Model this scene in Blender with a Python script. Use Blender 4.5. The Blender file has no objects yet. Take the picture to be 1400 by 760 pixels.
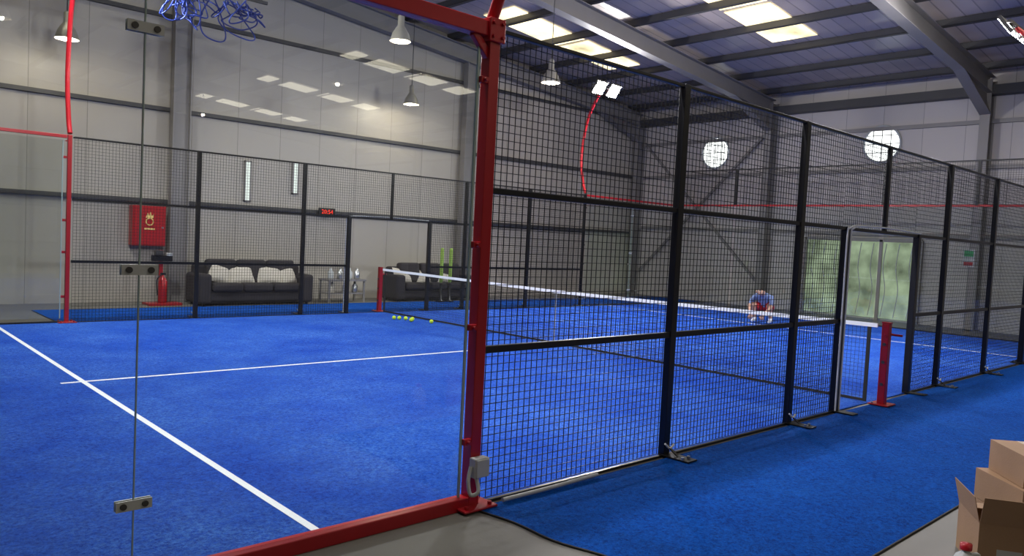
import bpy, math, random
import numpy as np
from mathutils import Vector, Matrix
random.seed(7)
H=2.927; H1=H/3; H2=2*H/3
CAM=(0.9827,-3.5451,1.6613);YAW,PITCH,ROLL,F=0.8239,-0.0500,0.0496,1045.354
def rotm(yaw,pitch,roll):
    f=np.array([math.cos(pitch)*math.cos(yaw),math.cos(pitch)*math.sin(yaw),math.sin(pitch)])
    r=np.array([math.sin(yaw),-math.cos(yaw),0]);u=np.cross(r,f)
    return math.cos(roll)*r+math.sin(roll)*u, -math.sin(roll)*r+math.cos(roll)*u, f
# ------------------------------------------------------------ materials
def new_mat(name):
    m=bpy.data.materials.new(name);m.use_nodes=True
    nt=m.node_tree;b=nt.nodes['Principled BSDF'];return m,nt,b
def mat(name,col,rough=.5,metal=0,var=.08,scale=20,bump=0,bscale=None,spec=None):
    m,nt,b=new_mat(name)
    b.inputs['Roughness'].default_value=rough;b.inputs['Metallic'].default_value=metal
    if spec is not None:b.inputs['Specular IOR Level'].default_value=spec
    tc=nt.nodes.new('ShaderNodeTexCoord')
    n=nt.nodes.new('ShaderNodeTexNoise');n.inputs['Scale'].default_value=scale;n.inputs['Detail'].default_value=4
    nt.links.new(tc.outputs['Object'],n.inputs['Vector'])
    mx=nt.nodes.new('ShaderNodeMixRGB');mx.inputs[1].default_value=(*[c*(1-var) for c in col],1)
    mx.inputs[2].default_value=(*[min(1,c*(1+var)) for c in col],1)
    nt.links.new(n.outputs['Fac'],mx.inputs[0]);nt.links.new(mx.outputs[0],b.inputs['Base Color'])
    if bump:
        n2=nt.nodes.new('ShaderNodeTexNoise');n2.inputs['Scale'].default_value=bscale or scale*4
        nt.links.new(tc.outputs['Object'],n2.inputs['Vector'])
        bp=nt.nodes.new('ShaderNodeBump');bp.inputs['Strength'].default_value=bump;bp.inputs['Distance'].default_value=.01
        nt.links.new(n2.outputs['Fac'],bp.inputs['Height']);nt.links.new(bp.outputs[0],b.inputs['Normal'])
    return m
def panel_mat(name,col,period,axis,joint=.012,rough=.45,dark=.55,var=.06,bumpd=.01):
    m,nt,b=new_mat(name);b.inputs['Roughness'].default_value=rough
    N=nt.nodes.new;L=nt.links.new
    tc=N('ShaderNodeTexCoord');sp=N('ShaderNodeSeparateXYZ');L(tc.outputs['Object'],sp.inputs[0])
    d=N('ShaderNodeMath');d.operation='DIVIDE';L(sp.outputs[axis],d.inputs[0]);d.inputs[1].default_value=period
    fr=N('ShaderNodeMath');fr.operation='FRACT';L(d.outputs[0],fr.inputs[0])
    lt=N('ShaderNodeMath');lt.operation='LESS_THAN';L(fr.outputs[0],lt.inputs[0]);lt.inputs[1].default_value=joint/period
    fl=N('ShaderNodeMath');fl.operation='FLOOR';L(d.outputs[0],fl.inputs[0])
    wn=N('ShaderNodeTexWhiteNoise');wn.noise_dimensions='1D';L(fl.outputs[0],wn.inputs['W'])
    n=N('ShaderNodeTexNoise');n.inputs['Scale'].default_value=.7;n.inputs['Detail'].default_value=5;L(tc.outputs['Object'],n.inputs['Vector'])
    av=N('ShaderNodeMath');av.operation='ADD';L(wn.outputs['Value'],av.inputs[0]);L(n.outputs['Fac'],av.inputs[1])
    hv=N('ShaderNodeMath');hv.operation='MULTIPLY';L(av.outputs[0],hv.inputs[0]);hv.inputs[1].default_value=.5
    mx=N('ShaderNodeMixRGB');mx.inputs[1].default_value=(*[c*(1-var) for c in col],1);mx.inputs[2].default_value=(*[c*(1+var) for c in col],1)
    L(hv.outputs[0],mx.inputs[0])
    m2=N('ShaderNodeMixRGB');L(lt.outputs[0],m2.inputs[0]);L(mx.outputs[0],m2.inputs[1]);m2.inputs[2].default_value=(*[c*dark for c in col],1)
    L(m2.outputs[0],b.inputs['Base Color'])
    bp=N('ShaderNodeBump');bp.invert=True;bp.inputs['Strength'].default_value=.6;bp.inputs['Distance'].default_value=bumpd
    L(lt.outputs[0],bp.inputs['Height']);L(bp.outputs[0],b.inputs['Normal'])
    return m
def turf_mat(name,c1,c2,sand,sandamt):
    m,nt,b=new_mat(name);N=nt.nodes.new;L=nt.links.new
    b.inputs['Roughness'].default_value=.95;b.inputs['Specular IOR Level'].default_value=.1
    tc=N('ShaderNodeTexCoord')
    n=N('ShaderNodeTexNoise');n.inputs['Scale'].default_value=34;n.inputs['Detail'].default_value=9;n.inputs['Roughness'].default_value=.88;L(tc.outputs['Object'],n.inputs['Vector'])
    cr=N('ShaderNodeValToRGB');cr.color_ramp.elements[0].position=.41;cr.color_ramp.elements[1].position=.59
    cr.color_ramp.elements[0].color=(*c1,1);cr.color_ramp.elements[1].color=(*c2,1);L(n.outputs['Fac'],cr.inputs[0])
    n2=N('ShaderNodeTexNoise');n2.inputs['Scale'].default_value=.7;n2.inputs['Detail'].default_value=9;n2.inputs['Roughness'].default_value=.7;L(tc.outputs['Object'],n2.inputs['Vector'])
    c2r=N('ShaderNodeValToRGB');c2r.color_ramp.elements[0].position=.38;c2r.color_ramp.elements[1].position=.68
    c2r.color_ramp.elements[1].color=(sandamt,)*3+(1,);L(n2.outputs['Fac'],c2r.inputs[0])
    n3=N('ShaderNodeTexNoise');n3.inputs['Scale'].default_value=45;n3.inputs['Detail'].default_value=6;n3.inputs['Roughness'].default_value=.8;L(tc.outputs['Object'],n3.inputs['Vector'])
    r3=N('ShaderNodeMapRange');r3.inputs[1].default_value=.42;r3.inputs[2].default_value=.60;L(n3.outputs['Fac'],r3.inputs[0])
    mu=N('ShaderNodeMath');mu.operation='MULTIPLY';L(c2r.outputs[0],mu.inputs[0]);L(r3.outputs[0],mu.inputs[1])
    mx=N('ShaderNodeMixRGB');L(mu.outputs[0],mx.inputs[0]);L(cr.outputs[0],mx.inputs[1]);mx.inputs[2].default_value=(*sand,1)
    L(mx.outputs[0],b.inputs['Base Color'])
    bp=N('ShaderNodeBump');bp.inputs['Strength'].default_value=.9;bp.inputs['Distance'].default_value=.018
    L(n.outputs['Fac'],bp.inputs['Height']);L(bp.outputs[0],b.inputs['Normal'])
    return m
def glass_mat(name,tint=(.94,.965,.95),base=.045):
    m=bpy.data.materials.new(name);m.use_nodes=True;nt=m.node_tree;nt.nodes.clear();N=nt.nodes.new;L=nt.links.new
    o=N('ShaderNodeOutputMaterial');t=N('ShaderNodeBsdfTransparent');t.inputs[0].default_value=(*tint,1)
    g=N('ShaderNodeBsdfGlossy');g.inputs['Roughness'].default_value=.0
    lw=N('ShaderNodeLayerWeight');lw.inputs['Blend'].default_value=.5
    p=N('ShaderNodeMath');p.operation='POWER';L(lw.outputs['Facing'],p.inputs[0]);p.inputs[1].default_value=5
    a=N('ShaderNodeMath');a.operation='MULTIPLY_ADD';L(p.outputs[0],a.inputs[0]);a.inputs[1].default_value=.9;a.inputs[2].default_value=base
    mx=N('ShaderNodeMixShader');L(a.outputs[0],mx.inputs[0]);L(t.outputs[0],mx.inputs[1]);L(g.outputs[0],mx.inputs[2]);L(mx.outputs[0],o.inputs[0])
    return m
def emit_mat(name,col,s,nscale=0):
    m=bpy.data.materials.new(name);m.use_nodes=True;nt=m.node_tree;nt.nodes.clear();N=nt.nodes.new;L=nt.links.new
    o=N('ShaderNodeOutputMaterial');e=N('ShaderNodeEmission');e.inputs[0].default_value=(*col,1);e.inputs[1].default_value=s
    if nscale:
        tc=N('ShaderNodeTexCoord');n=N('ShaderNodeTexNoise');n.inputs['Scale'].default_value=nscale;n.inputs['Detail'].default_value=6
        L(tc.outputs['Object'],n.inputs['Vector']);r=N('ShaderNodeMapRange');r.inputs[1].default_value=.3;r.inputs[2].default_value=.7
        r.inputs[3].default_value=s*.35;r.inputs[4].default_value=s*1.3;L(n.outputs['Fac'],r.inputs[0]);L(r.outputs[0],e.inputs[1])
    L(e.outputs[0],o.inputs[0]);return m
M=dict(
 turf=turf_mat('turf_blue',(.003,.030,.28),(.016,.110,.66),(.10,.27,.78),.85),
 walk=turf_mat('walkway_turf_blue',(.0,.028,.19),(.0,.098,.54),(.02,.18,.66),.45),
 concrete=mat('polished_concrete',(.165,.158,.142),.6,0,.2,1.6,.05,60,.3),
 white=mat('white_line_paint',(.8,.82,.85),.7,0,.08,60),
 red=mat('red_painted_steel',(.40,.010,.018),.3,.1,.1,8),
 black=mat('black_painted_steel',(.009,.009,.011),.35,.2,.1,12),
 wire=mat('black_wire',(.008,.008,.01),.45,.3,.05,12),
 glass=glass_mat('tempered_glass'),
 gedge=mat('glass_edge',(.35,.45,.42),.2,0,.05,10),
 steel=mat('galvanised_steel',(.55,.56,.58),.3,.9,.1,15),
 grey=mat('grey_painted_steel',(.25,.235,.23),.5,.2,.08,3),
 greyd=mat('dark_grey_steel',(.058,.056,.058),.5,.2,.08,3),
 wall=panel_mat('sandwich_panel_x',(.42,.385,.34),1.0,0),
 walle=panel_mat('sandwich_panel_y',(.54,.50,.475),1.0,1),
 roof=panel_mat('roof_sheet',(.56,.47,.42),.33,1,.03,.3,.6,.15,.03),
 sky=emit_mat('skylight_panel',(1,.91,.72),5),
 sky2=emit_mat('skylight_panel_dim',(1,.86,.52),2.1,1.2),  # weaker, warmer glow so the front panes keep a cream tint
 win=emit_mat('window_daylight',(.95,1,.97),2.2),
 win2=emit_mat('window_frosted',(.95,1,.97),1.0),
 led=emit_mat('led_array',(.95,.97,1),60),
 plastic=emit_mat('glowing_sheet',(.52,.64,.43),.6,1.8),  # daylight behind the sheeting is put in as its own mottled glow
 sofa=mat('dark_brown_fabric',(.03,.025,.028),.85,0,.25,6,.3,80),
 cush=mat('cream_fabric',(.58,.53,.45),.9,0,.1,9,.3,60),
 card=mat('cardboard',(.36,.22,.125),.8,0,.1,7,.1,90),
 tape=mat('packing_tape',(.48,.36,.22),.25,0,.05,10),
 ball=mat('tennis_ball_felt',(.65,.85,.05),.9,0,.1,60,.3,200),
 neon=mat('fluorescent_foam',(.34,.52,.09),.7,0,.08,12),
 bluec=mat('blue_cord',(.012,.03,.2),.6,0,.1,20),
 shirt=mat('blue_grey_jersey',(.16,.22,.40),.9,0,.2,14),
 shorts=mat('red_shorts',(.50,.02,.03),.85,0,.1,14),
 skin=mat('skin',(.50,.29,.20),.55,0,.05,20),
 hair=mat('dark_hair',(.02,.014,.01),.7,0,.2,60),
 pale=mat('pale_plastic',(.5,.52,.52),.4,0,.05,10),
 gold=mat('yellow_print',(.8,.6,.2),.5,0,.05,10),
 green=mat('green_print',(.03,.35,.12),.5,0,.05,10),
 redled=emit_mat('red_led_digits',(1,.05,.03),1.6),
 warm=emit_mat('lamp_bulb',(1,.85,.6),4),
 lamp=mat('lamp_reflector',(.36,.34,.29),.35,.4,.1,10),
 net=mat('net_cord',(.01,.01,.01),.7,0,.05,10),
)
# ------------------------------------------------------------ mesh builder
def root(name,loc=(0,0,0)):
    e=bpy.data.objects.new(name,None);e.empty_display_size=.2;e.location=loc;bpy.context.scene.collection.objects.link(e);return e
class MB:
    def __init__(s):s.v=[];s.f=[];s.mi=[];s.sm=[];s.mats=[]
    def m(s,k):
        if k not in s.mats:s.mats.append(k)
        return s.mats.index(k)
    def add(s,vs,fs,k,smooth=False):
        o=len(s.v);s.v+= [tuple(v) for v in vs];i=s.m(k)
        for f in fs:s.f.append(tuple(o+j for j in f));s.mi.append(i);s.sm.append(smooth)
    def obox(s,c,ax,h,k):
        c=Vector(c);a,b,d=[Vector(x).normalized()*y for x,y in zip(ax,h)]
        vs=[c+sx*a+sy*b+sz*d for sx in(-1,1) for sy in(-1,1) for sz in(-1,1)]
        s.add(vs,[(0,1,3,2),(4,6,7,5),(0,4,5,1),(2,3,7,6),(0,2,6,4),(1,5,7,3)],k)
    def box(s,c,sz,k,rz=0,rx=0,ry=0):
        R=Matrix.Rotation(rz,3,'Z')@Matrix.Rotation(ry,3,'Y')@Matrix.Rotation(rx,3,'X')
        s.obox(c,[R.col[0],R.col[1],R.col[2]],[x/2 for x in sz],k)
    def bb(s,x0,x1,y0,y1,z0,z1,k):s.box(((x0+x1)/2,(y0+y1)/2,(z0+z1)/2),(x1-x0,y1-y0,z1-z0),k)
    def beam(s,p0,p1,w,h,k,up=(0,0,1)):
        p0=Vector(p0);p1=Vector(p1);d=(p1-p0);u=Vector(up);x=d.cross(u)
        if x.length<1e-6:x=d.cross(Vector((0,1,0)))
        x.normalize();y=x.cross(d).normalized();s.obox((p0+p1)/2,[d,x,y],[d.length/2,w/2,h/2],k)
    def ibeam(s,p0,p1,w,h,k,up=(0,0,1),tf=.02,tw=.014):
        p0=Vector(p0);p1=Vector(p1);d=(p1-p0);u=Vector(up);x=d.cross(u).normalized();y=x.cross(d).normalized();c=(p0+p1)/2;l=d.length/2
        s.obox(c,[d,x,y],[l,tw/2,h/2-tf],k);s.obox(c+y*(h/2-tf/2),[d,x,y],[l,w/2,tf/2],k);s.obox(c-y*(h/2-tf/2),[d,x,y],[l,w/2,tf/2],k)
    def tube(s,pts,r,k,seg=10,cm=True,sub=6):
        P=[Vector(p) for p in pts]
        if cm and len(P)>2:
            Q=[]
            for i in range(len(P)-1):
                a=P[max(i-1,0)];b=P[i];c=P[i+1];d=P[min(i+2,len(P)-1)]
                for j in range(sub):
                    t=j/sub;Q.append(.5*((2*b)+(c-a)*t+(2*a-5*b+4*c-d)*t*t+(3*b-a-3*c+d)*t**3))
            Q.append(P[-1]);P=Q
        t0=(P[1]-P[0]).normalized();n0=t0.orthogonal().normalized();vs=[]
        for i,p in enumerate(P):
            t=(P[min(i+1,len(P)-1)]-P[max(i-1,0)]).normalized()
            n0=(n0-t*n0.dot(t)).normalized();b=t.cross(n0)
            for j in range(seg):
                a=2*math.pi*j/seg;vs.append(p+r*(math.cos(a)*n0+math.sin(a)*b))
        fs=[(i*seg+j,i*seg+(j+1)%seg,(i+1)*seg+(j+1)%seg,(i+1)*seg+j) for i in range(len(P)-1) for j in range(seg)]
        s.add(vs,fs,k,True);o=len(vs);s.add([vs[j] for j in range(seg)],[tuple(range(seg))[::-1]],k);s.add([vs[o-seg+j] for j in range(seg)],[tuple(range(seg))],k)
    def cyl(s,p0,p1,r,k,seg=12):s.tube([p0,p1],r,k,seg,False)
    def lathe(s,c,prof,k,seg=20,sx=1,sy=1):
        vs=[];c=Vector(c)
        for r,z in prof:
            for j in range(seg):
                a=2*math.pi*j/seg;vs.append(c+Vector((r*math.cos(a)*sx,r*math.sin(a)*sy,z)))
        n=len(prof);fs=[(i*seg+j,i*seg+(j+1)%seg,(i+1)*seg+(j+1)%seg,(i+1)*seg+j) for i in range(n-1) for j in range(seg)]
        s.add(vs,fs,k,True)
    def ball(s,c,r,k,seg=12):
        s.lathe(c,[(max(r*math.sin(math.pi*i/8),.0005),-r*math.cos(math.pi*i/8)) for i in range(9)],k,seg)
    def pillow(s,c,size,k,R=None,n=10):
        R=R or Matrix.Identity(3);c=Vector(c);vs=[];fs=[]
        for sgn in(1,-1):
            o=len(vs)
            for i in range(n+1):
                for j in range(n+1):
                    x=2*i/n-1;y=2*j/n-1
                    t=max(0,(1-abs(x)**3)*(1-abs(y)**3))**.45
                    pin=1-.07*(1-abs(y)**2)*abs(x)**2
                    pin2=1-.07*(1-abs(x)**2)*abs(y)**2
                    vs.append(c+R@Vector((x*size[0]/2*pin,y*size[1]/2*pin2,sgn*t*size[2]/2)))
            for i in range(n):
                for j in range(n):
                    q=(o+i*(n+1)+j,o+(i+1)*(n+1)+j,o+(i+1)*(n+1)+j+1,o+i*(n+1)+j+1);fs.append(q if sgn>0 else q[::-1])
        s.add(vs,fs,k,True)
    def obj(s,name,parent=None,loc=(0,0,0),bevel=0,bseg=2):
        L=Vector(parent.location) if parent else Vector(loc)
        me=bpy.data.meshes.new(name);me.from_pydata([tuple(Vector(v)-L) for v in s.v],[],s.f)
        for k in s.mats:me.materials.append(M[k])
        me.polygons.foreach_set('material_index',s.mi);me.polygons.foreach_set('use_smooth',s.sm);me.update()
        o=bpy.data.objects.new(name,me);bpy.context.scene.collection.objects.link(o)
        if parent:o.parent=parent
        else:o.location=loc
        if bevel:
            b=o.modifiers.new('bevel','BEVEL');b.width=bevel;b.segments=bseg;b.limit_method='ANGLE';b.angle_limit=.6
        return o
# ------------------------------------------------------------ hall shell
XE,YN,YS,XW=22.15,13.2,-33.0,-11.0
RX=-0.5
def zb(x):return 5.68+.092*(22.4-x) if x>=RX else 5.68+.092*(22.4-RX)-.092*(RX-x)
def zs(x):return zb(x)+.62
mb=MB();mb.bb(XW-.2,XE+.2,YS-.2,YN+.2,-.2,0,'concrete');mb.obj('floor')
def wallx(name,y0,y1,k):
    mb=MB()
    vs=[(XW,y0,0),(XE,y0,0),(XE,y0,zs(XE)),(RX,y0,zs(RX)),(XW,y0,zs(XW))];vs+=[(x,y1,z) for x,_,z in vs]
    mb.add(vs,[(0,1,2,3,4),(9,8,7,6,5)]+[(i,(i+1)%5+0,(i+1)%5+5,i+5) for i in range(5)],k);return mb.obj(name)
wallx('wall_north',YN,YN+.15,'wall');wallx('wall_south',YS,YS-.15,'wall')
mb=MB();mb.bb(XE,XE+.15,YS,YN,0,zs(XE),'walle');mb.obj('wall_east')
mb=MB();mb.bb(XW-.15,XW,YS,YN,0,zs(XW),'walle');mb.obj('wall_west')
mb=MB()
for xa,xb in((XW-.2,RX),(RX,XE+.2)):
    a,b=zs(xa),zs(xb)
    vs=[(xa,YS-.2,a),(xb,YS-.2,b),(xb,YN+.2,b),(xa,YN+.2,a)];vs+=[(x,y,z+.1) for x,y,z in vs]
    mb.add(vs,[(0,3,2,1),(4,5,6,7),(0,1,5,4),(2,3,7,6)],'roof')
mb.obj('ceiling')
# skylights
r=root('skylight_strips',(0,0,0));mb=MB()
for y in (10.6,5.5,-.5,-6.1,-11.7,-17.6,-23.6,-29.7):
    for xa,xb in((13.2,15.7),(15.82,18.0),(2.0,5.0)):
        a,b=zs(xa)-.02,zs(xb)-.02;hw=.56 if y>0 else .5
        mb.add([(xa,y-hw,a),(xb,y-hw,b),(xb,y+hw,b),(xa,y+hw,a)],[(0,3,2,1)],'sky2' if y>0 and xa>10 else 'sky')
mb.obj('panes',r)
# rafters, columns, purlins
RY=[YN-.2,8.15,2.5,-3.2,-8.9,-14.6,-20.3,-26.0,-31.7]
r=root('roof_rafters');mb=MB()
for y in RY:
    mb.ibeam((XE-.25,y,zb(XE-.25)+.2),(RX,y,zb(RX)+.2),.24,.42,'grey');mb.ibeam((RX,y,zb(RX)+.2),(XW+.25,y,zb(XW)+.2),.24,.42,'grey')
    vs=[(XE-.3,y-.008,zb(XE)-.5),(XE-.3,y-.008,zb(XE)),(XE-2.4,y-.008,zb(XE-2.4))];vs+=[(a,y+.008,c) for a,_,c in vs]
    mb.add(vs,[(0,1,2),(5,4,3),(0,2,5,3),(1,4,5,2),(0,3,4,1)],'grey')
    mb.beam((XE-.3,y,zb(XE)-.5),(XE-2.4,y,zb(XE-2.4)),.24,.02,'grey')
mb.obj('beams',r)
r=root('roof_purlins');mb=MB();x=XE-.7
while x>XW:
    z=zs(x)-.08
    mb.bb(x-.03,x+.03,YS,YN,z-.07,z+.07,'greyd');mb.bb(x-.03,x+.08,YS,YN,z-.08,z-.06,'greyd');x-=1.55
mb.bb(XE-.35,XE-.05,YS,YN,zb(XE)+.0,zb(XE)+.22,'greyd')
mb.obj('beams',r)
for i,y in enumerate(RY):
    mb=MB();mb.ibeam((XE-.2,y,0),(XE-.2,y,zb(XE)+.35),.22,.36,'grey',up=(1,0,0));mb.box((XE-.2,y,.012),(.36,.3,.024),'grey');mb.obj('steel_column',loc=(XE-.2,y,0))
for x in(6.7,14.4,-.8):
    mb=MB();mb.ibeam((x,YN-.2,0),(x,YN-.2,zb(x)+.02),.2,.36,'grey',up=(1,0,0));mb.obj('steel_column',loc=(x,YN-.2,0))
r=root('wall_girts');mb=MB()
for z in(2.1,4.0,5.9):
    mb.bb(XW,XE-.05,YN-.09,YN-.0,z-.04,z+.04,'greyd')
for z in(2.3,4.0,5.1):
    mb.bb(XE-.08,XE,YS,YN,z-.05,z+.05,'grey')
mb.obj('rails',r)
r=root('cross_brace',(XE-.2,10.5,3));mb=MB()
mb.beam((XE-.15,8.32,5.2),(XE-.15,12.8,.8),.07,.07,'grey',up=(1,0,0));mb.beam((XE-.25,12.8,5.2),(XE-.25,8.32,.8),.07,.07,'grey',up=(1,0,0));mb.obj('bars',r)
for i,(y,z) in enumerate(((10.1,4.72),(5.0,4.70),(-.8,4.78),(-6.3,4.78))):
    r=root('window_%d'%(i+1),(XE-.02,y,z));mb=MB()
    n=40;mb.add([(XE-.03,y+.46*math.cos(2*math.pi*j/n),z+.46*math.sin(2*math.pi*j/n)) for j in range(n)],[tuple(range(n))],'win');mb.obj('pane',r)
    mb=MB();mb.tube([(XE-.04,y+.48*math.cos(2*math.pi*j/n),z+.48*math.sin(2*math.pi*j/n)) for j in range(n+1)],.03,'pale',8,False)
    for a in(-.23,0,.23):
        h=math.sqrt(.46**2-a*a);mb.bb(XE-.05,XE-.035,y+a-.01,y+a+.01,z-h,z+h,'grey');mb.bb(XE-.05,XE-.035,y-h,y+h,z+a-.01,z+a+.01,'grey')
    mb.obj('frame',r)
for i,(x,z0,z1) in enumerate(((8.25,2.25,3.1),(9.4,2.5,3.2))):
    r=root('window_%d'%(i+5),(x,YN-.02,z0));mb=MB();mb.bb(x-.05,x+.05,YN-.03,YN-.02,z0,z1,'win2');mb.obj('pane',r)
    mb=MB()
    for a,b,c,d in((x-.08,x-.05,z0-.03,z1+.03),(x+.05,x+.08,z0-.03,z1+.03),(x-.08,x+.08,z0-.03,z0),(x-.08,x+.08,z1,z1+.03)):mb.bb(a,b,YN-.05,YN,c,d,'grey')
    mb.obj('frame',r)
# door with plastic sheeting
r=root('door_1',(XE-.05,5.35,0));mb=MB();mb.bb(XE-.06,XE-.04,3.85,6.85,.05,2.1,'plastic');mb.obj('sheet',r)
mb=MB()
for y in(3.8,4.8,5.85,6.9):mb.bb(XE-.12,XE-.02,y-.04,y+.04,0,2.15,'grey')
mb.bb(XE-.12,XE-.02,3.8,6.9,2.09,2.19,'grey');mb.obj('frame',r)
mb=MB()
for i in range(9):
    y=4.0+i*.33;mb.tube([(XE-.09,y,2.05),(XE-.1,y+.05,1.4),(XE-.085,y-.03,.8),(XE-.1,y+.04,.1)],.012,'pale',6)
mb.obj('sheet_folds',r)
r=root('safety_sign',(XE-.4,2.6,1.75));mb=MB();mb.bb(XE-.41,XE-.395,2.47,2.73,1.55,1.97,'pale');mb.bb(XE-.415,XE-.41,2.5,2.7,1.8,1.94,'green');mb.bb(XE-.415,XE-.41,2.5,2.7,1.58,1.67,'red');mb.obj('plate',r)
# ------------------------------------------------------------ court turf
r=root('artificial_turf',(10,5,0));mb=MB();mb.bb(0,20,0,10,0,.012,'turf');mb.obj('turf',r)
mb=MB();mb.bb(3.025,3.075,0,10,.011,.014,'white');mb.bb(16.925,16.975,0,10,.011,.014,'white');mb.bb(2.85,17.15,4.975,5.025,.011,.0135,'white');mb.obj('lines',r)
def walkway(x0,x1,y0,y1,wavy,name):
    mb=MB();n=24;L=[]
    for i in range(n+1):
        t=i/n;L.append((x0+wavy*(.05*math.sin(t*5)+.02*math.sin(t*17)),y0+(y1-y0)*t))
    vs=[]
    for x,y in L:vs+=[(x,y,0),(x,y,.012),(x1,y,.012)]
    fs=[]
    for i in range(n):
        a=3*i;fs+=[(a+1,a+2,a+5,a+4),(a,a+1,a+4,a+3)]
    mb.add(vs,fs,'walk');mb.add([(x0,y0,0),(x1,y0,0),(x1,y0,.012),(x0,y0,.012)],[(0,1,2,3)],'walk')
    r=root(name,((x0+x1)/2,(y0+y1)/2,0));mb.obj('turf',r)
    mb=MB();mb.tube([(x,y,.007) for x,y in L],.007,'net',6,False);mb.tube([(L[0][0],y0,.007),(x1,y0,.007)],.007,'net',6,False)
    mb.obj('hem',r)
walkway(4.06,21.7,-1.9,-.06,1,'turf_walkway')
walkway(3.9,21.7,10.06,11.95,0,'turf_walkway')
# ------------------------------------------------------------ enclosure
enc=root('padel_court_enclosure',(10,5,0))
def wires(mb,ax,c,a0,a1,z0,z1,st=.05,r=.0021):
    n=round((a1-a0)/st);m_=round((z1-z0)/st)
    for i in range(n+1):
        a=a0+(a1-a0)*i/n
        if ax=='x':mb.bb(a-r,a+r,c-r,c+r,z0,z1,'wire')
        else:mb.bb(c-r,c+r,a-r,a+r,z0,z1,'wire')
    for j in range(m_+1):
        z=z0+(z1-z0)*j/m_
        if ax=='x':mb.bb(a0,a1,c-r,c+r,z-r,z+r,'wire')
        else:mb.bb(c-r,c+r,a0,a1,z-r,z+r,'wire')
for side,y,s in(('near',0,-1),('far',10,1)):
    mb=MB();wires(mb,'x',y-s*.035,4.06,9,.02,H);wires(mb,'x',y-s*.035,11,15.94,.02,H);wires(mb,'x',y-s*.035,9,11,H2,H);mb.obj('wire_mesh_'+side,enc)
    mb=MB()
    for x in(6,8,12,14):
        mb.bb(x-.036,x+.036,y-.03,y+.03,0.0,H,'black');mb.box((x+.02,y+s*.12,.02),(.13,.28,.012),'black')
        mb.beam((x,y+s*.03,.10),(x+.02,y+s*.12,.03),.04,.008,'black')
        mb.tube([(x-.05,y+s*.045,.12),(x,y+s*.055,.08),(x+.06,y+s*.05,.1)],.009,'white',6)
        for dx in(-.03,.05):mb.cyl((x+dx,y+s*.2,.02),(x+dx,y+s*.2,.045),.013,'steel')
    for x in(9,11):
        mb.bb(x-.036,x+.036,y-.036,y+.036,0,H2+.02,'black');mb.box((x+.02,y+s*.1,.02),(.13,.26,.012),'black')
    mb.bb(9.97,10.03,y-.02,y+.02,H2,H,'black')
    for x0,x1 in((4.05,9),(11,15.95)):
        mb.bb(x0,x1,y-.02,y+.02,H1-.022,H1+.022,'black');mb.bb(x0,x1,y-.015,y+.015,.0,.02,'black')
    mb.bb(4.05,15.95,y-.02,y+.02,H2-.018,H2+.018,'black');mb.bb(4.05,15.95,y-.02,y+.02,H-.025,H,'black')
    mb.obj('mesh_frame_'+side,enc,bevel=.004)
    mb=MB()
    for dx in(-.042,.042):
        mb.tube([(9+dx,y+s*.04,.03),(9+dx,y+s*.04,1.0),(9+dx,y+s*.04,H2-.08),(9.04+dx,y+s*.04,H2+.0),(9.16+dx,y+s*.04,H2+.035)],.009,'white',6)
    mb.tube([(9.1,y+s*.04,H2+.035),(10,y+s*.04,H2+.05),(11,y+s*.04,H2+.03)],.009,'white',6);mb.obj('gate_trim_'+side,enc)
    mb=MB()
    for x,a,b in((4,0,3.96),(16,16.04,20)):
        sg=-1 if x==4 else 1
        pk='red' if x==4 else 'black'
        near=(side=='near')
        pw=.04 if near else .03
        mb.bb(x-pw,x+pw,y-pw,y+pw,0,H+.02,pk);mb.box((x,y+s*.0,.02),(.26,.24,.014),pk)
        if near and x==4:
            mb.bb(a,b,y-.04,y+.04,0,.078,'red');mb.bb(a,b,y-.04,y+.04,H-.07,H+.02,'red')
            mb.beam((x,y,H-.2),(x+sg*.14,y,H-.06),.05,.04,'red',up=(0,1,0));mb.box((x,y,H-.03),(.12,.12,.14),'red')
        else:
            mb.bb(a,b,y-.02,y+.02,0,.04,'black');mb.bb(a,b,y-.025,y+.025,H-.035,H+.015,'red')
        for z in(.42,1.12,1.62,2.6):
            mb.box((x+sg*.06,y+s*.02,z),(.06,.03,.04),pk);mb.cyl((x+sg*.065,y+s*.02,z),(x+sg*.065,y+s*.06,z),.012,'steel' if not near else 'red')
        for dx in(-.09,.09):
            for dy in(-.085,.085):mb.cyl((x+dx,y+dy,.025),(x+dx,y+dy,.045),.014,pk)
        for dx in(-.035,.035):
            for dz in(-.07,.01):mb.cyl((x+dx,y+s*.05,H+dz),(x+dx,y+s*.075,H+dz),.011,pk)
    mb.obj('red_frame_'+side,enc,bevel=.005)
    mb=MB()
    for a,b in((.05,2.045),(2.055,3.9),(16.1,17.995),(18.005,19.95)):
        mb.bb(a,b,y-.005,y+.005,.079,H-.071,'glass')
    mb.obj('glass_'+side,enc)
    mb=MB()
    for x in(2.05,18):
        mb.bb(x-.0025,x+.0025,y-.006,y+.006,.079,H-.071,'gedge')
        for z in(.41,1.45,2.49):
            for q_ in(-.012,.012):mb.box((x,y+q_,z),(.15,.006,.045),'pale')
            for dx in(-.045,.045):mb.cyl((x+dx,y-.022,z),(x+dx,y+.022,z),.014,'greyd')
    mb.bb(3.9,3.915,y-.006,y+.006,.079,H-.071,'gedge')
    mb.obj('glass_clamps_'+side,enc)
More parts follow.
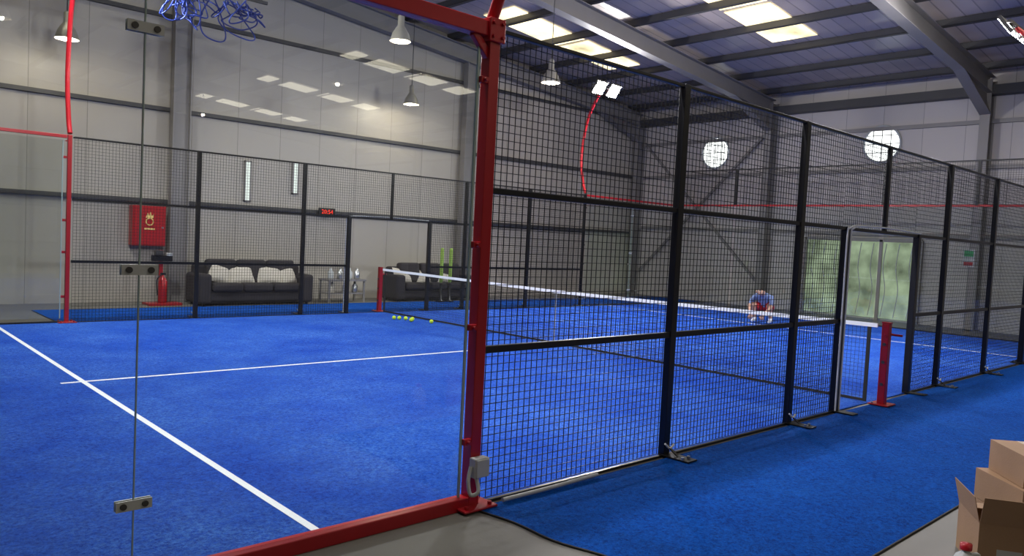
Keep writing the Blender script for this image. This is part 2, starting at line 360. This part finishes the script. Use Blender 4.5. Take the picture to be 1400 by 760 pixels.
for side,x in(('west',0),('east',20)):
    mb=MB();mb.bb(x-.02,x+.02,0,10,0,.04,'black');mb.bb(x-.025,x+.025,0,10,H-.035,H+.015,'red')
    for y in(0,10):mb.bb(x-.03,x+.03,y-.03,y+.03,0,H+1,'black')
    mb.obj('red_frame_'+side,enc,bevel=.005)
    mb=MB()
    for i in range(5):mb.bb(x-.005,x+.005,i*2+.055,i*2+1.945,.041,H-.036,'glass')
    mb.obj('glass_'+side,enc)
    mb=MB();wires(mb,'y',x,.05,9.95,H+.02,H+1);mb.obj('wire_mesh_'+side,enc)
    mb=MB()
    for y in(2,4,6,8):mb.bb(x-.025,x+.025,y-.03,y+.03,H,H+1,'black')
    mb.bb(x-.02,x+.02,0,10,H+.97,H+1,'black')
    mb.obj('mesh_frame_'+side,enc)
r=root('junction_box',(4.0,-.085,.25));mb=MB();mb.box((4.0,-.075,.27),(.11,.06,.12),'pale');mb.box((4.0,-.11,.27),(.1,.012,.11),'pale')
mb.obj('box',r,bevel=.006)
mb=MB();mb.tube([(3.97,-.09,.21),(3.955,-.13,.14),(3.92,-.1,.12),(3.915,-.08,.2),(3.94,-.07,.28)],.012,'pale',8);mb.obj('flexible_conduit',r)
r=root('floor_conduit',(4.5,-.085,.03));mb=MB();mb.tube([(4.2,-.085,.03),(4.6,-.09,.03),(5.1,-.085,.035)],.014,'pale',8);mb.obj('pipe',r)
# light masts
for x,y,s in((4,0,-1),(4,10,1),(16,0,-1),(16,10,1)):
    r=root('floodlight_mast',(x,y,H+.06));mb=MB()
    mb.tube([(x,y,H+.045),(x,y+s*.12,H+.35),(x,y+s*.22,H+1.0),(x,y+s*.08,H+1.9),(x,y-s*.2,H+2.45),(x,y-s*.45,H+2.72)],.036,'red',12);mb.obj('pole',r)
    mb=MB()
    mb.box((x+.02,y-s*.45,H+2.75),(.9,.05,.05),'greyd')
    R=Matrix.Rotation(-s*.95,3,'X')
    for dx in(-.25,.29):
        cc=Vector((x+dx,y-s*.5,H+2.70));mb.obox(cc,[R.col[0],R.col[1],R.col[2]],[.20,.18,.03],'greyd')
        mb.obox(cc-R.col[2]*.034,[R.col[0],R.col[1],R.col[2]],[.18,.16,.003],'led')
    mb.obj('led_head',r)
    for k in(0,1):
        ld=bpy.data.lights.new('led_beam','AREA');ld.shape='RECTANGLE';ld.size=.34;ld.size_y=.3;ld.energy=240;ld.color=(.98,.97,1)
        lo=bpy.data.objects.new('led_beam',ld);bpy.context.scene.collection.objects.link(lo);lo.parent=r
        lo.location=((-.25,.29)[k],-s*.54,2.55);d=Vector((10-x,(5-y)*.9,-5.5));lo.rotation_euler=d.to_track_quat('-Z','Y').to_euler()
# ------------------------------------------------------------ net
NX=9.88
r=root('padel_net',(NX,5,.02));mb=MB()
def ztop(y):return .92-.04*(1-abs(y-5)/5)
st=.045;n=int(9.9/st)
for i in range(n+1):
    y=.05+i*st;mb.bb(NX-.002,NX+.002,y-.001,y+.001,.03,ztop(y)-.03,'net')
for j in range(20):
    z=.03+j*st
    for k in range(2):
        ya,yb=(.05,5) if k==0 else (5,9.95);f=lambda y:z+(ztop(y)-.9)*(z/.9)
        mb.beam((NX,ya,f(ya)),(NX,yb,f(yb)),.0026,.0026,'net')
mb.bb(NX-.006,NX+.006,.02,9.98,.02,.05,'net')
for y in(.04,9.96):mb.bb(NX-.008,NX+.008,y-.02,y+.02,.02,.9,'net')
mb.obj('netting',r)
mb=MB()
for ya,yb in((-.05,5),(5,10.05)):mb.beam((NX,ya,ztop(ya)-.02),(NX,yb,ztop(yb)-.02),.02,.045,'white')
mb.bb(NX-.006,NX+.006,4.99,5.01,.02,.86,'pale');mb.obj('band',r)
for yy,s in((-.15,-1),(10.15,1)):
    mb=MB();mb.bb(NX-.04,NX+.04,yy-.04,yy+.04,.018,.93,'red');mb.box((NX,yy,.025),(.24,.22,.014),'red')
    mb.bb(NX-.03,NX+.03,yy-.05,yy+.05,.93,.95,'red')
    mb.cyl((NX-.05,yy,.8),(NX+.16,yy,.8),.016,'red');mb.cyl((NX+.14,yy,.8),(NX+.14,yy+s*.12,.8),.013,'red')
    for z in(.25,.5,.7):mb.cyl((NX-.05,yy,z),(NX-.035,yy,z),.018,'greyd')
    for dx in(-.09,.09):mb.cyl((NX+dx,yy+.07,.03),(NX+dx,yy+.07,.05),.013,'steel')
    mb.obj('net_post',r,bevel=.006)
# ------------------------------------------------------------ furniture along north wall
def sofa(x0,x1,y0,y1,seats,cush):
    r=root('sofa',((x0+x1)/2,(y0+y1)/2,0));mb=MB();aw=.28
    mb.bb(x0+.05,x1-.05,y0+.05,y1-.03,.06,.30,'sofa')
    mb.bb(x0,x0+aw,y0,y1,.04,.66,'sofa');mb.bb(x1-aw,x1,y0,y1,.04,.66,'sofa')
    mb.bb(x0+.1,x1-.1,y1-.28,y1,.1,.84,'sofa');mb.obj('frame',r,bevel=.07,bseg=4)
    w=(x1-x0-2*aw)/seats;mb=MB()
    for i in range(seats):
        cx=x0+aw+w*(i+.5)
        mb.bb(cx-w/2+.01,cx+w/2-.01,y0-.02,y1-.25,.29,.47,'sofa')
        mb.box((cx,y1-.33,.70),(w-.03,.2,.5),'sofa',rx=-.15)
    mb.obj('seat_cushions',r,bevel=.06,bseg=4)
    mb=MB()
    for x,z,a,w_ in cush:
        R=Matrix.Rotation(a,3,'Y')@Matrix.Rotation(1.15,3,'X');mb.pillow((x,y0+.36,z),(w_,.42,.17),'cush',R)
    mb.obj('cream_cushions',r)
    mb=MB()
    for x in(x0+.12,x1-.12):
        for y in(y0+.1,y1-.1):mb.cyl((x,y,0),(x,y,.07),.03,'black')
    mb.obj('feet',r)
sofa(6.8,9.35,12.0,12.78,3,[(7.35,.64,.25,.5),(7.8,.62,-.06,.6),(8.45,.62,.05,.6),(8.85,.6,-.2,.45)])
sofa(11.6,14.1,12.05,12.78,3,[(12.0,.62,.05,.55),(12.6,.6,-.1,.5),(13.3,.62,.1,.5)])
r=root('side_table',(10.3,12.4,0));mb=MB();mb.bb(9.8,10.8,12.15,12.65,.5,.54,'grey')
for x in(9.84,10.76):
    for y in(12.19,12.61):mb.bb(x-.02,x+.02,y-.02,y+.02,0,.5,'grey')
mb.bb(9.82,10.78,12.17,12.63,.2,.22,'grey');mb.obj('table',r)
mb=MB()
for x,z,k in((9.95,.54,'pale'),(10.2,.54,'steel'),(10.45,.54,'pale'),(10.65,.54,'steel'),(10.0,.22,'cush'),(10.35,.22,'pale'),(10.6,.22,'steel')):
    mb.lathe((x,12.35,z),[(.001,0),(.06,.0),(.07,.03),(.07,.16),(.03,.21),(.025,.26),(.001,.26)],k,12)
mb.obj('bottles',r)
for x in(12.72,13.0):
    r=root('foam_pole',(x,11.75,.016));mb=MB();mb.lathe((x,11.75,.016),[(.001,0),(.12,0),(.12,.03),(.04,.05),(.03,.45)],'black',14);mb.lathe((x,11.75,.5),[(.03,0),(.045,.03),(.045,.82),(.035,.86),(.001,.87)],'neon',14);mb.obj('pole',r)
# fire hose cabinet
r=root('fire_hose_cabinet',(6.12,YN-.12,1.57));mb=MB();mb.bb(5.8,6.44,YN-.26,YN-.005,1.17,1.98,'red');mb.obj('case',r,bevel=.01)
mb=MB();mb.bb(5.83,6.41,YN-.275,YN-.26,1.2,1.95,'red');mb.cyl((6.37,YN-.3,1.55),(6.37,YN-.27,1.55),.02,'steel')
mb.obj('door',r,bevel=.004)
mb=MB()
n=20;yy=YN-.279;ox=6.12
mb.tube([(ox+.07*math.cos(2*math.pi*j/n),yy,1.66+.07*math.sin(2*math.pi*j/n)) for j in range(n+1)],.012,'gold',6,False)
mb.add([(ox-.08,yy,1.74),(ox-.04,yy,1.84),(ox-.01,yy,1.77),(ox+.01,yy,1.88),(ox+.04,yy,1.77),(ox+.08,yy,1.83),(ox+.07,yy,1.74)],[(0,1,2),(2,3,4),(4,5,6),(0,2,4,6)],'gold')
mb.bb(ox-.1,ox+.1,yy-.002,yy,1.5,1.53,'gold');mb.obj('hose_symbol',r)
r=root('fire_extinguisher_stand',(6.2,12.5,0));mb=MB();mb.bb(5.95,6.6,12.3,12.72,0,.05,'red');mb.bb(6.23,6.3,12.6,12.67,.05,1.1,'red');mb.obj('stand',r,bevel=.01)
mb=MB();mb.lathe((6.26,12.48,.05),[(.001,0),(.075,0),(.085,.03),(.085,.42),(.05,.5),(.02,.53),(.02,.56)],'red',16)
mb.box((6.26,12.48,.63),(.1,.03,.04),'black');mb.tube([(6.22,12.48,.6),(6.14,12.46,.5),(6.15,12.44,.2)],.012,'black',8);mb.obj('extinguisher',r)
mb=MB();mb.bb(6.05,6.45,12.5,12.58,.88,1.0,'black');mb.bb(6.1,6.25,12.45,12.55,1.0,1.1,'greyd');mb.box((6.38,12.52,1.02),(.1,.1,.06),'pale');mb.obj('call_point',r,bevel=.008)
# digital clock
r=root('digital_clock',(10.2,YN-.06,2.1));mb=MB();mb.bb(9.98,10.42,YN-.14,YN-.1,2.01,2.2,'black');mb.obj('case',r,bevel=.008)
cu=bpy.data.curves.new('digits','FONT');cu.body='20:54';cu.size=.14;cu.align_x='CENTER';cu.align_y='CENTER';cu.extrude=.002;cu.materials.append(M['redled'])
to=bpy.data.objects.new('digits',cu);bpy.context.scene.collection.objects.link(to);to.parent=r;to.location=(0,-.085,.005);to.rotation_euler=(math.pi/2,0,0)
# balls
for x,y in((9.3,8.72),(9.38,8.66),(9.46,8.56),(9.52,8.42),(9.42,8.32),(9.62,7.95)):
    mb=MB();mb.ball((x,y,.015+.038),.038,'ball');mb.obj('tennis_ball',loc=(x,y,.053))
# ------------------------------------------------------------ crouching player
def player(px,py,heading):
    fw=Vector((math.cos(heading),math.sin(heading),0));sd=Vector((-fw.y,fw.x,0))
    def T(a,b,c):return Vector((px,py,.02))+fw*a+sd*b+Vector((0,0,c))
    J={'pel':((-.08,0,.36),.145,'shorts'),'sp':((.0,0,.48),.13,'shirt'),'ch':((.12,0,.60),.15,'shirt'),'nb':((.22,0,.67),.085,'shirt'),
       'nk':((.28,0,.70),.055,'skin'),'hd':((.36,0,.72),.088,'skin'),'ht':((.42,0,.75),.085,'skin')}
    E=[('pel','sp'),('sp','ch'),('ch','nb'),('nb','nk'),('nk','hd'),('hd','ht')]
    for n,s in(('l',1),('r',-1)):
        J.update({'hip'+n:((-.05,s*.11,.34),.105,'shorts'),'th'+n:((.14,s*.17,.39),.095,'shorts'),'kn'+n:((.30,s*.20,.43),.062,'skin'),
          'cf'+n:((.20,s*.19,.26),.056,'skin'),'an'+n:((.10,s*.18,.08),.038,'white'),'he'+n:((.05,s*.18,.04),.036,'white'),'to'+n:((.28,s*.20,.035),.036,'white'),
          'sh'+n:((.17,s*.19,.61),.068,'shirt'),'ue'+n:((.26,s*.235,.50),.056,'shirt'),'el'+n:((.36,s*.25,.38),.042,'skin'),'wr'+n:((.50,s*.16,.24),.028,'skin'),'pa'+n:((.55,s*.14,.19),.034,'skin')})
        E+=[('pel','hip'+n),('hip'+n,'th'+n),('th'+n,'kn'+n),('kn'+n,'cf'+n),('cf'+n,'an'+n),('an'+n,'he'+n),('an'+n,'to'+n),
            ('ch','sh'+n),('sh'+n,'ue'+n),('ue'+n,'el'+n),('el'+n,'wr'+n),('wr'+n,'pa'+n)]
    names=list(J);idx={k:i for i,k in enumerate(names)}
    me=bpy.data.meshes.new('skel');me.from_pydata([T(*J[k][0]) for k in names],[(idx[a],idx[b]) for a,b in E],[])
    o=bpy.data.objects.new('skel',me);bpy.context.scene.collection.objects.link(o)
    o.modifiers.new('skin','SKIN')
    for i,k in enumerate(names):
        sv=me.skin_vertices[0].data[i];sv.radius=(J[k][1],J[k][1]);sv.use_root=(k=='pel')
    ss=o.modifiers.new('sub','SUBSURF');ss.levels=2;ss.render_levels=2
    bpy.context.view_layer.update()
    ev=o.evaluated_get(bpy.context.evaluated_depsgraph_get());m2=bpy.data.meshes.new_from_object(ev)
    bpy.data.objects.remove(o)
    r=root('crouching_player',(px,py,.02));L=Vector(r.location)
    ks=['shirt','shorts','skin','white','hair']
    for k in ks:m2.materials.append(M[k])
    seg=[(T(*J[a][0]),T(*J[b][0]),J[a][2],J[b][2]) for a,b in E]
    head=T(.40,0,.74)
    for p in m2.polygons:
        c=p.center;best=(9,'skin')
        for a,b,ka,kb in seg:
            t=max(0,min(1,(c-a).dot(b-a)/(b-a).length_squared));d=(c-(a+(b-a)*t)).length
            if d<best[0]:best=(d,ka if t<.62 else kb)
        k=best[1]
        if (c-head).length<.17 and k=='skin' and (c-head).dot(Vector((0,0,1))*.9-fw*.25)>.015:k='hair'
        p.material_index=ks.index(k);p.use_smooth=True
    for v in m2.vertices:v.co-=L
    b=bpy.data.objects.new('body',m2);bpy.context.scene.collection.objects.link(b);b.parent=r
    mb=MB()
    mb.tube([T(.485,0,.75),T(.515,0,.715),T(.50,0,.705)],.011,'skin',8)
    for s in(-1,1):
        mb.ball(T(.488,s*.032,.745),.011,'white',8);mb.ball(T(.497,s*.032,.745),.006,'hair',8)
        mb.tube([T(.39,s*.088,.75),T(.38,s*.1,.735),T(.39,s*.09,.71)],.010,'skin',8)
        for i,(dx,dl) in enumerate(((-.028,.055),(-.01,.068),(.01,.064),(.028,.05))):
            mb.tube([T(.55,s*.14+dx,.185),T(.575,s*.14+dx*1.2,.17-dl*.45),T(.565,s*.14+dx*1.2,.165-dl)],.009,'skin',8)
        mb.tube([T(.54,s*.14-s*.03,.2),T(.565,s*.14-s*.055,.17),T(.57,s*.14-s*.05,.145)],.010,'skin',8)
    mb.tube([T(.492,-.022,.675),T(.50,0,.672),T(.492,.022,.675)],.005,'shorts',6)
    mb.obj('face_and_fingers',r)
player(17.45,5.50,math.radians(190))
# ------------------------------------------------------------ boxes near camera
def carton(x,y,z,w,d,h,rz,openb=False):
    r=root('cardboard_box',(x,y,z));mb=MB();R=Matrix.Rotation(rz,3,'Z');c=Vector((x,y,z))
    def B(o,s,k,rx=0,ry=0):
        Q=R@Matrix.Rotation(ry,3,'Y')@Matrix.Rotation(rx,3,'X');mb.obox(c+R@Vector(o),[Q.col[0],Q.col[1],Q.col[2]],[q/2 for q in s],k)
    if not openb:
        B((0,0,h/2),(w,d,h),'card');B((0,0,h+.0005),(w,.05,.001),'tape');B((-w/2-.0005,0,h-.04),(.001,.05,.08),'tape');B((w/2+.0005,0,h-.04),(.001,.05,.08),'tape')
        B((-w/2-.0005,-.1,h*.5),(.001,.1,.05),'pale');B((-.05,-d/2-.0005,h*.5),(.12,.001,.05),'pale')
    else:
        t=.005
        B((0,0,t/2),(w,d,t),'card')
        for sx in(-1,1):B((sx*(w/2-t/2),0,h/2),(t,d,h),'card')
        for sy in(-1,1):B((0,sy*(d/2-t/2),h/2),(w-2*t,t,h),'card')
        fl=d*.42
        def flap(base,axis,ang,size,k,fl=fl):
            ax=R@Vector(axis);side=R@Vector((-axis[1],axis[0],0));dirv=ax*math.cos(ang)+Vector((0,0,1))*math.sin(ang)
            cc=c+R@Vector(base)+dirv*fl/2;mb.obox(cc,[dirv,side,dirv.cross(side)],[fl/2,size/2,t*.35],k)
        flap((-w/2,0,h),(-1,0,0),1.25,d,'card',.16);flap((w/2,0,h),(-1,0,0),.12,d,'card',.18)
        flap((0,d/2,h),(0,1,0),1.35,w*.98,'card',.14);flap((0,-d/2,h+.003),(0,1,0),.06,w*.98,'card',.19)
        B((0,-d/2-.0006,h*.35),(.12,.001,.07),'pale');B((-w/2-.0006,.05,h*.4),(.001,.12,.06),'pale')
    mb.obj('carton',r)
carton(5.88,-2.40,0,.38,.40,.27,.55,True)
carton(6.56,-2.34,0,.5,.42,.14,.75);carton(6.56,-2.34,.143,.48,.4,.19,.8);carton(6.58,-2.36,.336,.42,.36,.19,.7)
r=root('plastic_jug',(5.3,-2.36,0));mb=MB();mb.lathe((5.3,-2.36,0),[(.001,0),(.07,0),(.08,.01),(.08,.14),(.06,.18),(.025,.2),(.022,.215)],'pale',20,sx=1,sy=.75)
mb.tube([(5.3,-2.38,.19),(5.36,-2.4,.18),(5.375,-2.4,.13),(5.36,-2.4,.09)],.011,'pale',8);mb.obj('body',r)
mb=MB();mb.lathe((5.3,-2.36,.212),[(.028,0),(.028,.03),(.001,.032)],'red',16);mb.obj('cap',r)
# ------------------------------------------------------------ pendant bell lamps; those out of view are added to light the hall
for x,y,z in((12.0,7.5,4.85),(8.9,8.3,5.15),(4.3,11.7,4.75),(11.9,12.2,4.85),(5,-3,5.8),(12,-16,5.8),(4,-16,5.8),(12,-26,5.8)):
    r=root('pendant_lamp',(x,y,z));mb=MB()
    mb.lathe((x,y,z),[(.19,0),(.185,.02),(.15,.14),(.09,.24),(.06,.28),(.06,.44),(.04,.47),(.012,.48)],'lamp',20)
    mb.cyl((x,y,z+.47),(x,y,zs(x)-.02),.01,'greyd',6);mb.obj('shade',r)
    mb=MB();mb.ball((x,y,z+.08),.05,'warm');mb.obj('bulb',r)
    ld=bpy.data.lights.new('bulb_light','POINT');ld.energy=50;ld.shadow_soft_size=.05;ld.color=(1,.88,.7)
    lo=bpy.data.objects.new('bulb_light',ld);bpy.context.scene.collection.objects.link(lo);lo.parent=r;lo.location=(0,0,-.0)
# net cords bundle
r=root('hanging_net_cords',(5.9,9.6,5.4));mb=MB()
for i in range(20):
    a=random.uniform(-.75,.75);pts=[]
    w=random.uniform(.08,.3);dz=random.uniform(.15,.8)*(1-.4*abs(a))
    for j in range(7):
        t=j/6;pts.append((5.95+a+w*math.sin(t*math.pi*2+i),9.6+random.uniform(-.15,.15),5.48-dz*math.sin(t*math.pi)+random.uniform(-.05,.05)))
    mb.tube(pts,.012,'bluec',6)
mb.beam((4.95,9.6,5.6),(6.95,9.6,5.6),.05,.05,'greyd')
for x in(5.0,6.85):mb.cyl((x,9.6,5.6),(x,9.6,zs(x)-.02),.008,'greyd',6)
mb.obj('cords',r)
# ------------------------------------------------------------ world, camera
w=bpy.data.worlds.new('world');bpy.context.scene.world=w;w.use_nodes=True
bg=w.node_tree.nodes['Background'];bg.inputs[0].default_value=(.75,.85,1,1);bg.inputs[1].default_value=1
rr,uu,ff=rotm(YAW,PITCH,ROLL)
cam=bpy.data.cameras.new('camera');co=bpy.data.objects.new('camera',cam);bpy.context.scene.collection.objects.link(co)
co.matrix_world=Matrix((( rr[0],uu[0],-ff[0],CAM[0]),(rr[1],uu[1],-ff[1],CAM[1]),(rr[2],uu[2],-ff[2],CAM[2]),(0,0,0,1)))
cam.sensor_width=36;cam.lens=F/1400*36;cam.clip_start=.05;cam.clip_end=200
bpy.context.scene.camera=co
sc=bpy.context.scene;sc.view_settings.view_transform='Standard';sc.view_settings.exposure=.12
